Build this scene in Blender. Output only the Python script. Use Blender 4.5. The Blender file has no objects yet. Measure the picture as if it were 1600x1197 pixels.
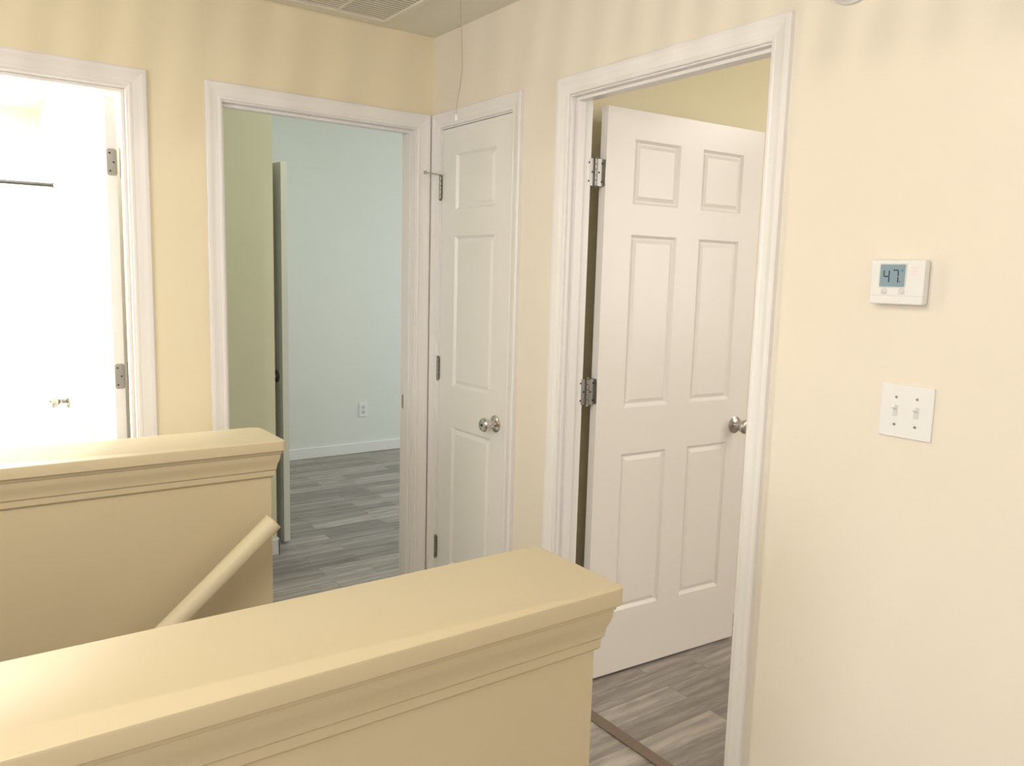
import bpy, bmesh, math, random
from mathutils import Vector, Matrix
random.seed(3)
S=bpy.context.scene
S.view_settings.view_transform='Standard'
S.view_settings.look='None'
S.view_settings.exposure=0.0
COL=S.collection

# ---------------- materials ----------------
def nodes(name):
    m=bpy.data.materials.new(name); m.use_nodes=True
    nt=m.node_tree; b=nt.nodes['Principled BSDF']
    return m,nt,b
def paint(name,col,rough=.5,var=.04,bump=.02,scale=6,bscale=180,spec=.4):
    m,nt,b=nodes(name); N=nt.nodes; L=nt.links
    tc=N.new('ShaderNodeTexCoord'); n=N.new('ShaderNodeTexNoise'); n.inputs['Scale'].default_value=scale; n.inputs['Detail'].default_value=4
    L.new(tc.outputs['Object'],n.inputs['Vector'])
    mx=N.new('ShaderNodeMix'); mx.data_type='RGBA'
    L.new(n.outputs['Fac'],mx.inputs[0])
    mx.inputs[6].default_value=(*[c*(1-var) for c in col],1); mx.inputs[7].default_value=(*[min(1,c*(1+var)) for c in col],1)
    L.new(mx.outputs[2],b.inputs['Base Color'])
    b.inputs['Roughness'].default_value=rough; b.inputs['Specular IOR Level'].default_value=spec
    if bump>0:
        n2=N.new('ShaderNodeTexNoise'); n2.inputs['Scale'].default_value=bscale; L.new(tc.outputs['Object'],n2.inputs['Vector'])
        bp=N.new('ShaderNodeBump'); bp.inputs['Strength'].default_value=bump*4; bp.inputs['Distance'].default_value=.001
        L.new(n2.outputs['Fac'],bp.inputs['Height']); L.new(bp.outputs['Normal'],b.inputs['Normal'])
    return m
def metal(name,col,rough=.25,met=1):
    m,nt,b=nodes(name); b.inputs['Base Color'].default_value=(*col,1); b.inputs['Metallic'].default_value=met
    n=nt.nodes.new('ShaderNodeTexNoise'); n.inputs['Scale'].default_value=90
    r=nt.nodes.new('ShaderNodeMapRange'); r.inputs['To Min'].default_value=rough*.8; r.inputs['To Max'].default_value=rough*1.3
    nt.links.new(n.outputs['Fac'],r.inputs['Value']); nt.links.new(r.outputs['Result'],b.inputs['Roughness'])
    return m
def vinyl(name):
    m,nt,b=nodes(name); N=nt.nodes; L=nt.links
    tc=N.new('ShaderNodeTexCoord')
    br=N.new('ShaderNodeTexBrick'); br.offset=.37; br.offset_frequency=2; br.squash=1
    L.new(tc.outputs['Object'],br.inputs['Vector'])
    br.inputs['Color1'].default_value=(0,0,0,1); br.inputs['Color2'].default_value=(1,1,1,1); br.inputs['Mortar'].default_value=(.0,.0,.0,1)
    br.inputs['Scale'].default_value=1; br.inputs['Mortar Size'].default_value=.0014; br.inputs['Mortar Smooth'].default_value=.3
    br.inputs['Brick Width'].default_value=.62; br.inputs['Row Height'].default_value=.098
    add=N.new('ShaderNodeVectorMath'); add.operation='MULTIPLY_ADD'
    L.new(br.outputs['Color'],add.inputs[0]); add.inputs[1].default_value=(7,13,5); L.new(tc.outputs['Object'],add.inputs[2])
    mp=N.new('ShaderNodeMapping'); mp.inputs['Scale'].default_value=(1.2,7,1); L.new(add.outputs[0],mp.inputs['Vector'])
    g=N.new('ShaderNodeTexNoise'); g.inputs['Scale'].default_value=3; g.inputs['Detail'].default_value=9; g.inputs['Roughness'].default_value=.6; g.inputs['Distortion'].default_value=1.5
    L.new(mp.outputs[0],g.inputs['Vector'])
    mp2=N.new('ShaderNodeMapping'); mp2.inputs['Scale'].default_value=(.9,5,1); L.new(add.outputs[0],mp2.inputs['Vector'])
    g2=N.new('ShaderNodeTexWave'); g2.wave_type='BANDS'; g2.bands_direction='Y'; g2.inputs['Scale'].default_value=1.1; g2.inputs['Distortion'].default_value=11; g2.inputs['Detail'].default_value=3; g2.inputs['Detail Scale'].default_value=.7
    L.new(mp2.outputs[0],g2.inputs['Vector'])
    cr=N.new('ShaderNodeValToRGB'); L.new(br.outputs['Color'],cr.inputs[0])
    e=cr.color_ramp.elements; e[0].position=0; e[0].color=(.25,.224,.208,1); e[1].position=1; e[1].color=(.45,.41,.38,1)
    x=e.new(.35); x.color=(.30,.27,.25,1); x=e.new(.7); x.color=(.375,.34,.315,1)
    r=N.new('ShaderNodeMapRange'); r.inputs['From Min'].default_value=.3; r.inputs['From Max'].default_value=.7; r.inputs['To Min'].default_value=.72; r.inputs['To Max'].default_value=1.25
    L.new(g.outputs['Fac'],r.inputs['Value'])
    r2=N.new('ShaderNodeMapRange'); r2.inputs['To Min'].default_value=.84; r2.inputs['To Max'].default_value=1.1
    L.new(g2.outputs['Fac'],r2.inputs['Value'])
    mm=N.new('ShaderNodeMath'); mm.operation='MULTIPLY'; L.new(r.outputs[0],mm.inputs[0]); L.new(r2.outputs[0],mm.inputs[1])
    v=N.new('ShaderNodeVectorMath'); v.operation='SCALE'; L.new(cr.outputs[0],v.inputs[0]); L.new(mm.outputs[0],v.inputs['Scale'])
    L.new(v.outputs[0],b.inputs['Base Color']); b.inputs['Roughness'].default_value=.45
    return m

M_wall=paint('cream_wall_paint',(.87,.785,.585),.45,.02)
M_wallE=paint('cream_wall_paint_cool_lit',(.865,.805,.705),.42,.02)  # same cream paint as the north wall, cooler light put into the colour
M_bwall=paint('bedroom_cream_paint',(.87,.80,.56),.5,.02)
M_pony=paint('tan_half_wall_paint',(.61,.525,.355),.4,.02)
M_cool=paint('pale_blue_white_wall_paint',(.80,.825,.79),.6,.02)
M_olive=paint('yellow_green_wall_paint',(.86,.85,.62),.6,.02)
M_ceil=paint('ceiling_paint',(.86,.84,.74),.8,.02,.05)
M_white=paint('white_trim_paint',(.88,.865,.865),.3,.012,.0)
M_door=paint('white_door_paint',(.89,.855,.82),.28,.015,.012,bscale=240)
M_cdoor=paint('closet_door_paint',(.88,.875,.855),.3,.015,.012,bscale=240)
M_odoor=paint('pale_door_paint',(.80,.79,.72),.4,.015,.012,bscale=240)
M_bath=paint('bathroom_cream_paint',(.88,.855,.72),.6,.01)
M_rail=paint('cream_handrail_paint',(.74,.66,.47),.35,.02,0)
M_pl=paint('white_plastic',(.86,.87,.87),.35,.01,0)
M_pl2=paint('pale_gray_plastic',(.70,.71,.71),.4,.01,0)
M_dk=paint('dark_plastic',(.03,.03,.035),.4,.01,0)
M_lcd=paint('lcd_glass',(.27,.38,.46),.25,.05,0,scale=40)
M_dig=paint('lcd_digit',(.02,.04,.07),.4,.01,0)
M_red=paint('red_print',(.82,.62,.57),.5,.01,0)
M_nick=metal('satin_nickel',(.55,.53,.50),.28)
M_hin=metal('gray_hinge_metal',(.30,.29,.27),.32,.9)
M_chr=metal('polished_chrome',(.70,.68,.65),.12)
M_chr2=metal('gray_chrome',(.42,.42,.43),.2)
M_blk=metal('dark_bronze',(.05,.05,.055),.4)
M_strip=paint('brown_transition_strip',(.20,.145,.115),.4,.15,0,scale=30)
M_tread=paint('stair_carpet',(.45,.41,.35),.95,.1,.2)
M_cord=paint('tan_cord',(.45,.40,.30),.8,.02,0)
M_fl=vinyl('gray_vinyl_plank')
M_tub=paint('white_acrylic',(.9,.9,.88),.15,.01,0)
M_grille=paint('grille_white',(.82,.79,.69),.5,.02,0)
M_void=paint('duct_shade_gray',(.34,.32,.27),.9,.05,0)  # shade inside the duct, put in as a flat colour

# ---------------- mesh helpers ----------------
def mk(name,bm,mat,parent=None,loc=(0,0,0),rot=(0,0,0),smooth=False,bevel=0,bseg=2,sharp=35):
    me=bpy.data.meshes.new(name); bmesh.ops.recalc_face_normals(bm,faces=bm.faces); bm.to_mesh(me); bm.free()
    o=bpy.data.objects.new(name,me); COL.objects.link(o)
    me.materials.append(mat)
    o.location=loc; o.rotation_euler=rot
    if parent: o.parent=parent
    if smooth:
        for p in me.polygons: p.use_smooth=True
        try: me.set_sharp_from_angle(angle=math.radians(sharp))
        except Exception: pass
    if bevel>0:
        md=o.modifiers.new('bevel','BEVEL'); md.width=bevel; md.segments=bseg; md.limit_method='ANGLE'; md.angle_limit=math.radians(40)
    return o
def box(bm,a,b):
    x0,x1=sorted((a[0],b[0]));y0,y1=sorted((a[1],b[1]));z0,z1=sorted((a[2],b[2]))
    v=[bm.verts.new(p) for p in [(x0,y0,z0),(x1,y0,z0),(x1,y1,z0),(x0,y1,z0),(x0,y0,z1),(x1,y0,z1),(x1,y1,z1),(x0,y1,z1)]]
    for f in [(0,3,2,1),(4,5,6,7),(0,1,5,4),(1,2,6,5),(2,3,7,6),(3,0,4,7)]: bm.faces.new([v[i] for i in f])
def boxes(name,lst,mat,**k):
    bm=bmesh.new()
    for a,b in lst: box(bm,a,b)
    return mk(name,bm,mat,**k)
def struct(o,label=None,cat=None):
    o['kind']='structure'
    if label: o['label']=label
    if cat: o['category']=cat
    return o
def thing(o,label,cat): o['label']=label; o['category']=cat; return o
def lathe(bm,prof,axis='y',org=(0,0,0),seg=28,sgn=1):
    rings=[]
    for r,h in prof:
        ring=[]
        for i in range(seg):
            a=2*math.pi*i/seg; c,s=r*math.cos(a),r*math.sin(a)
            p={'y':(c,h*sgn,s),'x':(h*sgn,c,s),'z':(c,s,h*sgn)}[axis]
            ring.append(bm.verts.new((p[0]+org[0],p[1]+org[1],p[2]+org[2])))
        rings.append(ring)
    for A,B in zip(rings,rings[1:]):
        for i in range(seg): bm.faces.new([A[i],A[(i+1)%seg],B[(i+1)%seg],B[i]])
    bm.faces.new(rings[0][::-1]); bm.faces.new(rings[-1])
def tube(bm,path,r,seg=16):
    path=[Vector(p) for p in path]; rings=[]
    for i,p in enumerate(path):
        d=(path[min(i+1,len(path)-1)]-path[max(i-1,0)]).normalized()
        u=d.cross(Vector((0,1,0)) if abs(d.y)<.9 else Vector((1,0,0))).normalized(); w=d.cross(u)
        rings.append([bm.verts.new(p+r*(math.cos(2*math.pi*k/seg)*u+math.sin(2*math.pi*k/seg)*w)) for k in range(seg)])
    for A,B in zip(rings,rings[1:]):
        for i in range(seg): bm.faces.new([A[i],A[(i+1)%seg],B[(i+1)%seg],B[i]])
    bm.faces.new(rings[0][::-1]); bm.faces.new(rings[-1])
def rrect(bm,cx,cy,w,h,r,z0,z1,seg=6,tf=lambda u,v,t:(u,v,t)):
    pts=[]
    for (sx,sy,a0) in ((1,1,0),(-1,1,90),(-1,-1,180),(1,-1,270)):
        for i in range(seg+1):
            a=math.radians(a0+90*i/seg); pts.append((cx+sx*(w/2-r)+r*math.cos(a),cy+sy*(h/2-r)+r*math.sin(a)))
    A=[bm.verts.new(tf(u,v,z0)) for u,v in pts]; B=[bm.verts.new(tf(u,v,z1)) for u,v in pts]
    n=len(pts)
    for i in range(n): bm.faces.new([A[i],A[(i+1)%n],B[(i+1)%n],B[i]])
    bm.faces.new(A[::-1]); bm.faces.new(B)

H=2.412; WT=.115; WE=.092; HR=2.85
# ---------------- room shell ----------------
ZO=2.061
X0,X1,Y0,Y1=-4.6,4.2,-4.4,3.1
nb=[((X0,0,-2.8),(-1.941,WT,H)),((-1.941,0,ZO),(-1.142,WT,H)),((-1.142,0,-.2),(-.866,WT,H)),((-.866,0,ZO),(-.064,WT,H)),((-.064,0,-.2),(.0,WT,H))]
struct(boxes('wall_north',nb,M_wall),'cream painted hallway wall with two doorways','wall')
ea=[((0,-.052,-.2),(WE,WT,H)),((0,-.582,ZO),(WE,-.052,H)),((0,-.863,-.2),(WE,-.582,H)),((0,-1.672,ZO),(WE,-.863,H)),((0,Y0,-.2),(WE,-1.672,H))]
struct(boxes('wall_east',ea,M_wallE),'cream painted hallway wall with closet and bedroom doorways','wall')
struct(boxes('wall_south',[((X0,Y0-.1,-.2),(X1,Y0,H))],M_wall),'cream wall','wall')
struct(boxes('wall_west',[((X0-.1,Y0,-2.8),(X0,Y1,H))],M_wall),'cream wall','wall')
struct(boxes('wall_bedroom_north',[((WE,-.78,-.2),(X1,-.68,H))],M_bwall),'cream bedroom wall beside the open door','wall')
struct(boxes('wall_bedroom_east',[((X1,Y0,-.2),(X1+.1,Y1,HR))],M_bwall),'cream bedroom wall','wall')
struct(boxes('wall_room_north',[((-.43,2.98,-.2),(X1,3.08,HR))],M_cool),'pale blue-white far wall of the room','wall')
struct(boxes('wall_room_south',[((WE,.0,-.2),(X1,WT,HR)),((-1.02,.02,H+.1),(WE,WT,HR))],M_cool),'pale wall','wall')
struct(boxes('wall_room_closet',[((-1.02,.99,-.2),(-.33,1.09,HR)),((-.43,1.09,2.06),(-.33,1.87,HR)),((-.43,1.87,-.2),(-.33,2.98,HR))],M_olive),'pale yellow-green closet wall','wall')
struct(boxes('wall_bathroom_east',[((-1.12,WT,-.2),(-1.02,2.98,HR))],M_bath),'cream bathroom wall','wall')
struct(boxes('wall_bathroom_north',[((X0,2.98,-.2),(-.43,3.08,H))],M_bath),'cream bathroom wall','wall')
struct(boxes('wall_bathroom_west',[((-2.75,WT,-.2),(-2.65,2.98,H))],M_bath),'cream bathroom wall','wall')
struct(boxes('ceiling',[((X0,Y0,H),(X1,.02,H+.1)),((X0,.02,H),(-1.02,Y1,H+.1)),((-1.02,.02,HR),(X1,Y1,HR+.1))],M_ceil),'off-white ceiling','ceiling')
HX,HY0,HY1=-1.02,-1.925,-.82
fl=[((HX,Y0,-.2),(X1,Y1,0)),((X0,Y0,-.2),(HX,HY0,0)),((X0,HY1,-.2),(HX,Y1,0))]
struct(boxes('floor',fl,M_fl),'gray wood-look vinyl plank floor','floor')
struct(boxes('floor_lower',[((X0,Y0,-2.9),(-.9,Y1,-2.8))],M_fl),'gray wood-look floor of the lower storey','floor')
st=[]
for i in range(1,14):
    xa=HX-.25*(i-1); st.append(((xa,HY0,-2.8),(xa-.25,HY1,-.2*i)))
struct(boxes('stairs',st,M_tread),'carpeted staircase going down','stairs')

# ---------------- half walls ----------------
def halfwall(name,xe,y0,y1,capn):
    ov=.032
    b=boxes(name,[((X0,y0+ov,-2.8),(xe-ov,y1-ov,.96))],M_pony,bevel=.003)
    struct(b,'painted tan-cream half wall around the stairwell','half wall')
    def outline(o,r):
        p=[(X0,y0+o),(xe-o-r,y0+o)]
        for i in range(1,9):
            a=math.radians(-90+90*i/8); p.append((xe-o-r+r*math.cos(a),y0+o+r+r*math.sin(a)))
        r2=r*1.7
        for i in range(0,9):
            a=math.radians(90*i/8); p.append((xe-o-r2+r2*math.cos(a),y1-o-r2+r2*math.sin(a)))
        p.append((X0,y1-o)); return p
    prof=[(.0315,.894,.003),(.027,.897,.003),(.025,.900,.003),(.0245,.914,.003),(.021,.918,.003),(.0205,.923,.003),(.0185,.933,.004),(.0145,.943,.004),(.0125,.951,.004),(.012,.961,.004),(.0095,.963,.004),(.0085,.9705,.004),
      (.0015,.9715,.014),(0,.9735,.015),(0,.9955,.015),(.001,.9985,.015),(.004,1.0,.014)]
    bm=bmesh.new(); rings=[]
    for o,z,r in prof: rings.append([bm.verts.new((x,y,z)) for x,y in outline(o,r)])
    for A,B in zip(rings,rings[1:]):
        m=len(A)
        for i in range(m): bm.faces.new([A[i],A[(i+1)%m],B[(i+1)%m],B[i]])
    bm.faces.new(rings[0][::-1]); bm.faces.new(rings[-1])
    c=mk(capn,bm,M_pony,smooth=True,sharp=26)
    struct(c,'wide painted cap with stepped moulding on a half wall','half wall cap')
halfwall('wall_stairwell_south',-.870,-2.118,-1.893,'trim_1')
halfwall('wall_stairwell_north',-.938,-.851,-.619,'trim_2')

# ---------------- casings / jambs ----------------
PROF=[(0,0),(0,.008),(.004,.0105),(.010,.0105),(.013,.009),(.030,.012),(.040,.0155),(.044,.017),(.053,.017),(.057,.014),(.057,0)]
def casing(name,a,b,top,plane,side,label):
    f,ax=plane
    bm=bmesh.new(); rings=[]
    for d,t in PROF:
        pts=[(a-d,0),(a-d,top+d),(b+d,top+d),(b+d,0)]
        rings.append([bm.verts.new((u,f+side*t,z) if ax=='y' else (f+side*t,u,z)) for u,z in pts])
    n=len(rings)
    for i in range(n):
        A,B=rings[i],rings[(i+1)%n]
        for k in range(3): bm.faces.new([A[k],A[k+1],B[k+1],B[k]])
    bm.faces.new([r[0] for r in rings]); bm.faces.new([r[3] for r in rings][::-1])
    o=mk(name,bm,M_white); struct(o,label,'door casing')
    return o
def jamb(name,a,b,top,ax,stop,W):
    L=[]
    def bx(u0,u1,d0,d1,z0,z1): L.append(((u0,d0,z0),(u1,d1,z1)) if ax=='y' else ((d0,u0,z0),(d1,u1,z1)))
    bx(a-.018,a,0,W,0,top+.018); bx(b,b+.018,0,W,0,top+.018); bx(a-.001,b+.001,0,W,top,top+.018)
    s0,s1=stop
    bx(a,a+.011,s0,s1,0,top); bx(b-.011,b,s0,s1,0,top); bx(a+.011,b-.011,s0,s1,top-.011,top)
    o=boxes(name,L,M_white,bevel=.0012); struct(o,'white painted door jamb','door jamb'); return o
cs=[('y',-.853,-.077,'white casing around the bedroom doorway'),('y',-1.93,-1.153,'white casing around the bathroom doorway'),
    ('x',-.569,-.066,'white casing around the closet door'),('x',-1.654,-.881,'white casing around the open bedroom doorway')]
k=3
for ax,a,b,lab in cs:
    W=WT if ax=='y' else WE
    casing('trim_%d'%k,a,b,2.048,(0,ax),-1,lab); k+=1
    stop=(.03,.066) if ax=='y' else ((.02,.052) if 'closet' not in lab else (.045,.08))
    jamb('trim_%d'%k,a+.005,b-.005,2.043,ax,stop,W); k+=1
    if 'closet' not in lab:
        e=.0 if ax=='y' else .016
        casing('trim_%d'%k,a-e,b+e,2.048+e,(W,ax),1,lab); k+=1
struct(boxes('trim_%d'%k,[((.0,-1.649,0),(.042,-.886,.008))],M_strip,bevel=.003),'brown wood floor transition strip','transition strip'); k+=1
struct(boxes('trim_%d'%k,[((-.848,.0,0),(-.082,.042,.008))],M_strip,bevel=.003),'brown wood floor transition strip','transition strip'); k+=1

def bb(name,lst):
    bm=bmesh.new()
    for a,b in lst: box(bm,a,b)
    struct(mk(name,bm,M_white,bevel=.004),'white painted baseboard','baseboard')
bb('baseboard_north',[((-1.095,-.013,0),(-.912,0,.085)),((X0,-.013,0),(-1.99,0,.085))])
bb('baseboard_east',[((-.013,-.822,0),(0,-.628,.085)),((-.013,Y0,0),(0,-1.713,.085))])
bb('baseboard_room_north',[((-.33,2.967,0),(X1,2.98,.085))])
bb('baseboard_room_closet',[((-1.02,.977,0),(-.317,.99,.085)),((-.33,.977,0),(-.317,1.09,.085)),((-.33,1.93,0),(-.317,2.967,.085))])
bb('baseboard_bedroom_north',[((WE,-.793,0),(X1,-.78,.085))])

# ---------------- doors ----------------
def leafmesh(w,h,cols,rows,t=.035):
    bm=bmesh.new()
    us=[0]+[v for c in cols for v in c]+[w]; zs=[0]+[v for r in rows for v in r]+[h]
    pan=[]; grids=[]
    for yy in (0,t):
        g=[[bm.verts.new((u,yy,z)) for z in zs] for u in us]; grids.append(g)
        for i in range(len(us)-1):
            for j in range(len(zs)-1):
                q=[g[i][j],g[i+1][j],g[i+1][j+1],g[i][j+1]]
                if yy>0: q=q[::-1]
                f=bm.faces.new(q)
                if i%2==1 and j%2==1: pan.append(f)
    A,B=grids
    for i in range(len(us)-1):
        bm.faces.new([A[i][0],B[i][0],B[i+1][0],A[i+1][0]]); bm.faces.new([A[i][-1],A[i+1][-1],B[i+1][-1],B[i][-1]])
    for j in range(len(zs)-1):
        bm.faces.new([A[0][j],A[0][j+1],B[0][j+1],B[0][j]]); bm.faces.new([A[-1][j],B[-1][j],B[-1][j+1],A[-1][j+1]])
    bm.normal_update()
    for th,dp in ((.003,-.003),(.010,-.007),(.005,0),(.020,.007)):
        bmesh.ops.inset_individual(bm,faces=pan,thickness=th,depth=dp)
    return bm
KPROF=[(.033,0),(.033,.003),(.028,.007),(.014,.010),(.0115,.014),(.0115,.030),(.016,.034),(.024,.040),(.0275,.048),(.027,.056),(.022,.062),(.010,.0645),(.004,.0635)]
ROWS=[(.24,.83),(1.0,1.605),(1.71,1.925)]
def door(name,w,cols,mat,loc,ang,label,knob=None,jy=.019,hz=(.30,1.075,1.815),closed=False,stopper=False,gap=0,sides=(-1,1),h=2.022,latch=True):
    o=mk(name,leafmesh(w,h,cols,ROWS),mat,loc=(loc[0],loc[1],.012),rot=(0,0,ang),bevel=.0008,bseg=1)
    struct(o,label,'door')
    if knob:
        for sgn,org in ((-1,0),(1,.035)):
            if sgn not in sides: continue
            bm=bmesh.new(); lathe(bm,KPROF,'y',(w-.066,org,.895),sgn=sgn)
            kn=mk('door_knob',bm,knob,parent=o,smooth=True); kn['label']='round metal door knob'
            bm=bmesh.new(); lathe(bm,[(.0045,0),(.0045,.002),(.001,.0022)],'y',(w-.066,org+sgn*.0636,.895),sgn=sgn,seg=12)
            mk('knob_button',bm,M_blk,parent=kn)
        if latch: boxes('latch_plate',[((w-.0005,.006,.865),(w+.0015,.029,.925))],M_nick,parent=o)
    for i,z in enumerate(hz):
        z-=.012
        bm=bmesh.new()
        if closed:
            bx=-.0025; by=-.006
            rrect(bm,.0,z,.014,.089,.002,-.0025,.0005,tf=lambda u,v,t:(u-.002,t,v))
        else:
            bx=-.0065-gap; by=.012+(jy-.019)
            rrect(bm,-.026-gap,z,.038,.089,.009,jy-.0035,jy-.0005,tf=lambda u,v,t:(u,t,v))
            if gap:
                rrect(bm,-gap/2+.001,z,gap+.011,.089,.009,by-.0015,by+.0015,tf=lambda u,v,t:(u,t,v))
            rrect(bm,.0165,z,.031,.089,.008,-.0025,.0,tf=lambda u,v,t:(t,u,v))
        for s in range(5):
            za=z-.0445+s*.0178; lathe(bm,[(.0052,za+.0006),(.0062,za+.001),(.0062,za+.0168),(.0052,za+.0172)],'z',(bx,by,0),seg=14)
        for sg in (1,-1):
            lathe(bm,[(.0062,z+sg*.0445),(.0068,z+sg*.047),(.003,z+sg*.052)],'z',(bx,by,0),seg=14)
        hg=mk('hinge',bm,M_hin,parent=o,smooth=True); hg['label']='gray metal butt hinge'
        if not closed:
            bm=bmesh.new()
            for sx,sz in ((-.034,.03),(-.034,-.03),(-.02,.0)): lathe(bm,[(.0036,0),(.003,.0012)],'y',(sx-gap,jy-.0034,z+sz),seg=10,sgn=-1)
            if gap:
                for sx,sz in ((.004,.03),(.004,-.03),(-.008,.0)): lathe(bm,[(.0036,0),(.003,.0012)],'y',(sx-gap/2,by-.0014,z+sz),seg=10,sgn=-1)
            else:
                for sx,sz in ((.024,.03),(.024,-.03),(.012,.0)): lathe(bm,[(.0036,0),(.003,.0012)],'x',(-.0024,sx,z+sz),seg=10,sgn=-1)
            mk('screw',bm,M_blk,parent=hg)
        if stopper and i==2:
            bm=bmesh.new(); tube(bm,[(bx,by,z+.05),(bx-.004,by-.02,z+.052),(bx-.012,by-.062,z+.055)],.003,10)
            lathe(bm,[(.007,0),(.007,.008),(.005,.010)],'y',(bx-.012,by-.060,z+.055),seg=14,sgn=-1)
            tube(bm,[(bx+.0,by,z+.05),(bx+.03,by-.012,z+.048)],.0025,8)
            mk('hinge_pin_stop',bm,M_nick,parent=hg,smooth=True)
    return o
C2=[(.122,.332),(.447,.657)]
door('door_1',.762,[(.122,.335),(.445,.655)],M_door,(.143,-.905),-.061,'white six-panel door standing open with three metal hinges',M_nick,gap=.026)
door('door_2',.490,[(.105,.385)],M_cdoor,(.002,-.0725),-math.pi/2,'closed narrow white three-panel closet door',M_chr,closed=True,stopper=True,jy=0,sides=(-1,),h=2.029)
door('door_3',.70,[(.115,.30),(.40,.585)],M_white,(-1.167,.14),math.radians(97),'white bathroom door standing open',M_chr2,jy=-.006)
door('door_4',.755,C2,M_odoor,(-.843,.142),math.radians(94),'door opened fully into the room',M_nick,jy=.003)
door('door_5',.745,C2,M_odoor,(-.345,1.865),math.radians(-82),'pale closet door standing slightly ajar',M_hin,jy=0,sides=(-1,),latch=False,h=2.0)
struct(boxes('trim_%d'%k,[((-.0835,.070,.885),(-.082,.098,.945))],M_nick),'metal strike plate on the door jamb','strike plate'); k+=1
struct(boxes('trim_%d'%k,[((.055,-1.6495,.885),(.08,-1.648,.945))],M_nick),'metal strike plate on the door jamb','strike plate'); k+=1

# ---------------- handrail ----------------
E=bpy.data.objects.new('handrail',None); COL.objects.link(E); E.location=(-1.0,-.89,0)
thing(E,'round cream-painted wooden handrail sloping down along the half wall','handrail')
bm=bmesh.new(); d=Vector((-.217,0,-.188)).normalized(); p0=Vector((.010,0,.791))
tube(bm,[p0+d*s for s in (.0,.003,.5,1.5,3.2)],.0255,28)
mk('rail',bm,M_rail,parent=E,smooth=True,bevel=.003)
for s in (.15,1.2,2.3):
    c=p0+d*s; bm=bmesh.new()
    lathe(bm,[(.020,0),(.020,.003),(.014,.006)],'y',(c.x,.069,c.z-.05),sgn=-1,seg=20)
    tube(bm,[(c.x,.066,c.z-.05),(c.x,.03,c.z-.052),(c.x,.008,c.z-.040),(c.x,0,c.z-.022)],.004,10)
    mk('bracket',bm,M_nick,parent=E,smooth=True)

# ---------------- thermostat ----------------
T=bpy.data.objects.new('thermostat',None); COL.objects.link(T); T.location=(0,-2.031,1.472); T.rotation_euler=(0,0,-math.pi/2)
thing(T,'white digital wall thermostat with a small lcd reading 47','thermostat')
tf=lambda u,v,t:(u,-t,v)
bm=bmesh.new(); rrect(bm,0,0,.112,.088,.004,.0,.006,tf=tf); mk('back_plate',bm,M_pl2,parent=T)
bm=bmesh.new(); rrect(bm,0,.0,.118,.094,.005,.005,.027,tf=tf); mk('body',bm,M_pl,parent=T,bevel=.003,bseg=3)
bm=bmesh.new(); rrect(bm,0,-.0285,.1165,.0012,.0004,.0262,.0274,tf=tf); mk('seam',bm,M_pl2,parent=T)
bm=bmesh.new(); rrect(bm,-.009,.014,.060,.052,.003,.0268,.0282,tf=tf); mk('display_bezel',bm,M_pl2,parent=T)
bm=bmesh.new(); rrect(bm,-.009,.014,.055,.047,.002,.028,.0288,tf=tf); ds=mk('display',bm,M_lcd,parent=T)
def seg7(bm,cx,cz,w,h,on,t=.0024):
    S7={'a':((-w/2,h/2),(w/2,h/2)),'g':((-w/2,0),(w/2,0)),'d':((-w/2,-h/2),(w/2,-h/2)),'f':((-w/2,0),(-w/2,h/2)),'b':((w/2,0),(w/2,h/2)),'e':((-w/2,-h/2),(-w/2,0)),'c':((w/2,-h/2),(w/2,0))}
    for c in on:
        (x0,z0),(x1,z1)=S7[c]
        if x0==x1: box(bm,(cx+x0-t/2,-.0291,cz+z0+t*.4),(cx+x1+t/2,-.0288,cz+z1-t*.4))
        else: box(bm,(cx+x0+t*.2,-.0291,cz+z0-t/2),(cx+x1-t*.2,-.0288,cz+z1+t/2))
bm=bmesh.new(); seg7(bm,-.022,.012,.0115,.027,'fgbc'); seg7(bm,-.002,.012,.0115,.027,'abc')
box(bm,(.007,-.0291,.0),(.009,-.0288,.002)); box(bm,(.010,-.0291,.024),(.0145,-.0288,.0255)); mk('display_digits',bm,M_dig,parent=ds)
for x in (-.026,.013):
    bm=bmesh.new(); lathe(bm,[(.0065,.026),(.0065,.0285),(.005,.0295)],'y',(x,0,-.0185),sgn=-1,seg=20)
    mk('button',bm,M_pl2,parent=T,smooth=True)
    bm=bmesh.new(); box(bm,(x-.009,-.0275,-.0255),(x+.009,-.0265,-.0243)); mk('button_mark',bm,M_pl2,parent=T)
bm=bmesh.new(); rrect(bm,-.006,-.0375,.034,.006,.001,.0265,.0285,tf=tf); mk('slot',bm,M_tub,parent=T)
bm=bmesh.new()
for zz in (.031,.024,.017):
    for xa,xb in ((.031,.035),(.0365,.039),(.0405,.044)): box(bm,(xa,-.0272,zz),(xb,-.0268,zz+.0008))
    box(bm,(.033,-.0272,zz-.003),(.042,-.0268,zz-.0024))
mk('printed_marks',bm,M_red,parent=T)
bm=bmesh.new(); box(bm,(-.035,-.022,.0465),(-.012,-.008,.0482)); mk('top_vent',bm,M_pl2,parent=T)

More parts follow.
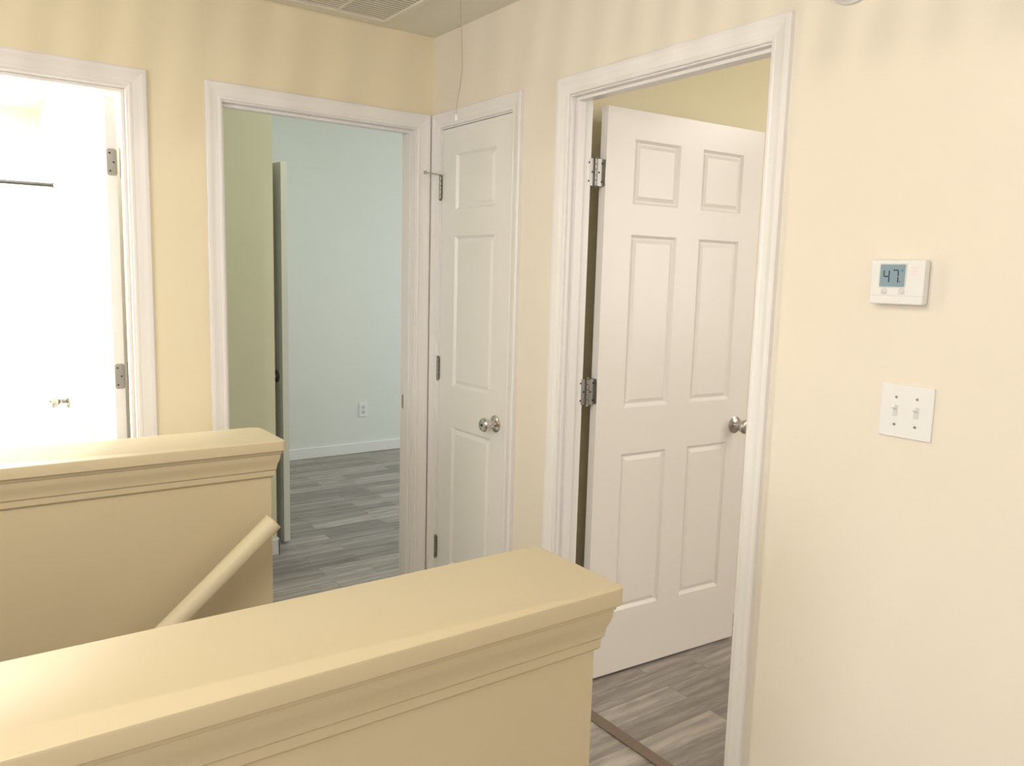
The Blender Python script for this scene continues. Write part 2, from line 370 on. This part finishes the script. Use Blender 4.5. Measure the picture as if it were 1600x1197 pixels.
# ---------------- switch plate ----------------
W=bpy.data.objects.new('light_switch',None); COL.objects.link(W); W.location=(0,-2.066,1.194); W.rotation_euler=(0,0,-math.pi/2)
thing(W,'white double toggle light switch plate with both toggles up','light switch')
bm=bmesh.new(); rrect(bm,0,0,.116,.116,.004,0,.006,tf=tf); mk('plate',bm,M_pl,parent=W,bevel=.0022,bseg=3)
for x in (-.023,.023):
    bm=bmesh.new(); box(bm,(x-.0055,-.0063,-.0125),(x+.0055,-.0058,.0125)); mk('toggle_slot',bm,M_pl2,parent=W)
    bm=bmesh.new(); box(bm,(x-.0045,-.0185,.002),(x+.0045,-.006,.0105))
    for v in bm.verts:
        if v.co.y<-.015: v.co.z+=.006; v.co.x=x+(v.co.x-x)*.8
    mk('toggle',bm,M_tub,parent=W,bevel=.001)
    for z in (-.030,.030):
        bm=bmesh.new(); lathe(bm,[(.0033,.0055),(.0028,.0072)],'y',(x,0,z),sgn=-1,seg=14); mk('screw',bm,M_nick,parent=W)

# ---------------- outlet ----------------
O=bpy.data.objects.new('electrical_outlet',None); COL.objects.link(O); O.location=(1.087,2.98,.356)
thing(O,'white duplex electrical outlet on the pale wall above the baseboard','outlet')
bm=bmesh.new(); rrect(bm,0,0,.072,.116,.004,0,.006,tf=tf); mk('plate',bm,M_pl,parent=O,bevel=.002)
for z in (-.02,.02):
    bm=bmesh.new(); rrect(bm,0,z,.034,.028,.01,.005,.0075,tf=tf); s=mk('socket',bm,M_pl2,parent=O)
    bm=bmesh.new()
    for x in (-.006,.006): box(bm,(x-.001,-.008,z-.002),(x+.001,-.0074,z+.007))
    lathe(bm,[(.0022,.0074),(.0022,.008)],'y',(0,0,z-.008),sgn=-1,seg=10)
    mk('socket_slot',bm,M_dk,parent=s)

# ---------------- smoke detector ----------------
bm=bmesh.new(); lathe(bm,[(.066,0),(.066,.010),(.062,.014),(.058,.028),(.048,.036),(.02,.038)],'x',(0,0,0),sgn=-1,seg=40)
D=mk('smoke_detector',bm,M_pl,loc=(0,-1.862,2.150),smooth=True); thing(D,'round white smoke detector mounted high on the wall','smoke detector')
bm=bmesh.new(); lathe(bm,[(.012,.037),(.012,.040),(.010,.041)],'x',(0,0,0),sgn=-1,seg=20); mk('test_button',bm,M_pl2,parent=D)

# ---------------- return grille on ceiling ----------------
gx0,gx1,gy0,gy1=-1.0,-.24,-.62,-.055
bm=bmesh.new(); fw=.03
for a,b in (((gx0,gy0),(gx1,gy0+fw)),((gx0,gy1-fw),(gx1,gy1)),((gx0,gy0+fw),(gx0+fw,gy1-fw)),((gx1-fw,gy0+fw),(gx1,gy1-fw))):
    box(bm,(a[0],a[1],H-.009),(b[0],b[1],H+.002))
G=mk('air_return_grille',bm,M_grille,bevel=.002); thing(G,'louvred return air grille set in the ceiling','air vent')
bm=bmesh.new(); y=gy0+fw+.006
while y<gy1-fw-.012:
    box(bm,(gx0+fw,y,H-.0035),(gx1-fw,y+.011,H-.002)); y+=.021
for xx in (gx0+.33,gx0+.54): box(bm,(xx,gy0+fw,H-.006),(xx+.010,gy1-fw,H-.001))
mk('louvre',bm,M_grille,parent=G)
boxes('duct_shade_plate',[((gx0+fw,gy0+fw,H-.002),(gx1-fw,gy1-fw,H-.0004))],M_void,parent=G)  # thin dark plate painted as the shade between the louvres

# ---------------- pull cord ----------------
cx,cy=-.291,-.651
bm=bmesh.new(); tube(bm,[(cx+.010,cy,H),(cx+.010,cy,2.33),(cx+.014,cy,2.25),(cx+.019,cy,2.18),(cx+.020,cy,2.13),(cx+.013,cy,2.07),(cx+.003,cy,2.02),(cx,cy,1.975)],.0012,8)
P=mk('pull_cord',bm,M_cord,smooth=True); thing(P,'thin ceiling pull cord with a small white end bead','pull cord')
bm=bmesh.new(); lathe(bm,[(.002,0),(.0035,-.004),(.005,-.010),(.005,-.017),(.0035,-.021),(.002,-.022)],'z',(cx,cy,1.982),seg=18)
mk('bead',bm,M_pl,parent=P,smooth=True)

# ---------------- bathroom ----------------
bm=bmesh.new(); tube(bm,[(-2.645,2.25,1.90),(-1.125,2.25,1.90)],.010,16)
Rr=mk('shower_curtain_rod',bm,M_blk,smooth=True); thing(Rr,'dark metal shower curtain rod across the bathroom','shower rod')
bm=bmesh.new(); lathe(bm,[(.020,0),(.020,.008),(.013,.02)],'x',(-1.12,2.25,1.90),sgn=-1); mk('flange',bm,M_blk,parent=Rr,smooth=True)
bm=bmesh.new()
box(bm,(-2.645,2.20,0),(-1.125,2.975,.46))
tp=[f for f in bm.faces if all(abs(v.co.z-.46)<1e-5 for v in f.verts)]
bmesh.ops.inset_region(bm,faces=tp,thickness=.07)
tp=[f for f in bm.faces if all(abs(v.co.z-.46)<1e-5 for v in f.verts) and f.calc_center_median().y>2.4 and f.calc_area()>.5]
for f in tp:
    c=f.calc_center_median()
    r=bmesh.ops.extrude_discrete_faces(bm,faces=[f])['faces'][0]
    for v in r.verts: v.co.z=.09; v.co.x=c.x+(v.co.x-c.x)*.88; v.co.y=c.y+(v.co.y-c.y)*.85
tub=mk('bathtub',bm,M_tub,bevel=.02,bseg=3); thing(tub,'white built-in bathtub below the shower rod','bathtub')

# ---------------- ceiling lamp ----------------
LX,LY=-1.75,-1.9
bm=bmesh.new(); lathe(bm,[(.16,0),(.16,.012),(.15,.022),(.02,.024)],'z',(0,0,0),sgn=-1,seg=48)
Lp=mk('ceiling_lamp',bm,M_pl,loc=(LX,LY,H),smooth=True); thing(Lp,'flush ceiling lamp with a ring of vertical ribs','ceiling lamp')
bm=bmesh.new(); NS=84
for i in range(NS):
    a=2*math.pi*i/NS; r=.15; w=.0026; tl=.02
    c=Vector((math.cos(a)*r,math.sin(a)*r,0)); t=Vector((-math.sin(a),math.cos(a),0))
    p=[c-t*w+Vector((0,0,-.02)),c+t*w+Vector((0,0,-.02)),c+t*(w+tl)+Vector((0,0,-.165)),c+t*(-w+tl)+Vector((0,0,-.165))]
    q=[v+c.normalized()*.002 for v in p]
    A=[bm.verts.new(v) for v in p];B=[bm.verts.new(v) for v in q]
    bm.faces.new(A);bm.faces.new(B[::-1])
    for j in range(4): bm.faces.new([A[j],A[(j+1)%4],B[(j+1)%4],B[j]])
mk('lamp_shade',bm,M_pl,parent=Lp)

# ---------------- lights ----------------
def area(name,loc,tgt,sx,sy,e,col):
    l=bpy.data.lights.new(name,'AREA'); l.shape='RECTANGLE'; l.size=sx; l.size_y=sy; l.energy=e; l.color=col
    o=bpy.data.objects.new(name,l); COL.objects.link(o); o.location=loc
    o.rotation_euler=(Vector(tgt)-Vector(loc)).to_track_quat('-Z','Y').to_euler(); return o
pl=bpy.data.lights.new('bulb','POINT'); pl.energy=19; pl.color=(1,.90,.76); pl.shadow_soft_size=.0045
o=bpy.data.objects.new('bulb',pl); COL.objects.link(o); o.location=(LX,LY,2.275)
area('hall_soft',(-2.2,-2.2,2.36),(-1.2,-1.2,.6),1.2,1.2,12,(1,.93,.82))
area('west_fill',(-4.4,-3.1,1.5),(0,-2.0,1.25),1.6,1.5,52,(.975,.96,1))  # added fill that brightens the east wall; no window on this side
area('rear_fill',(-1.6,-4.3,1.7),(-.8,0,1.5),2.4,1.2,10,(.97,.96,1))  # unseen fill added behind the camera for frontal light
area('room_window',(3.9,1.6,1.5),(0,2.0,1.2),1.6,1.4,43,(.88,.95,1))
area('room_ceiling',(.3,.9,2.8),(.2,1.2,0),.9,.9,9,(.98,1,.95))
area('bedroom_window',(2.6,-4.2,1.7),(.7,-.9,1.2),1.6,1.4,46,(1,.95,.91))
area('bedroom_fill',(1.7,-2.1,2.385),(1.2,-1.2,0),.5,.5,14,(1,.93,.83))  # added fill for the wall above the open door and the hinge gap
area('bathroom_light',(-1.9,1.4,2.38),(-1.9,1.4,0),1.3,1.3,112,(1,.97,.92))
w=bpy.data.worlds.new('World'); S.world=w; w.use_nodes=True
w.node_tree.nodes['Background'].inputs[0].default_value=(.9,.95,1,1); w.node_tree.nodes['Background'].inputs[1].default_value=.3

# ---------------- camera ----------------
f,psi,th,ro=1247.2,.6250,.1315,.0271
F=Vector((math.sin(psi)*math.cos(th),math.cos(psi)*math.cos(th),-math.sin(th)))
R=Vector((math.cos(psi),-math.sin(psi),0)); U=R.cross(F)
R2=R*math.cos(ro)+U*math.sin(ro); U2=-R*math.sin(ro)+U*math.cos(ro)
cd=bpy.data.cameras.new('camera'); cam=bpy.data.objects.new('camera',cd); COL.objects.link(cam)
Mx=Matrix.Identity(4)
for i in range(3): Mx[i][0]=R2[i]; Mx[i][1]=U2[i]; Mx[i][2]=-F[i]
Mx[0][3],Mx[1][3],Mx[2][3]=-1.6976,-2.9518,1.4602
cam.matrix_world=Mx; cd.sensor_width=36; cd.lens=f/1600*36; cd.clip_start=.02
S.camera=cam
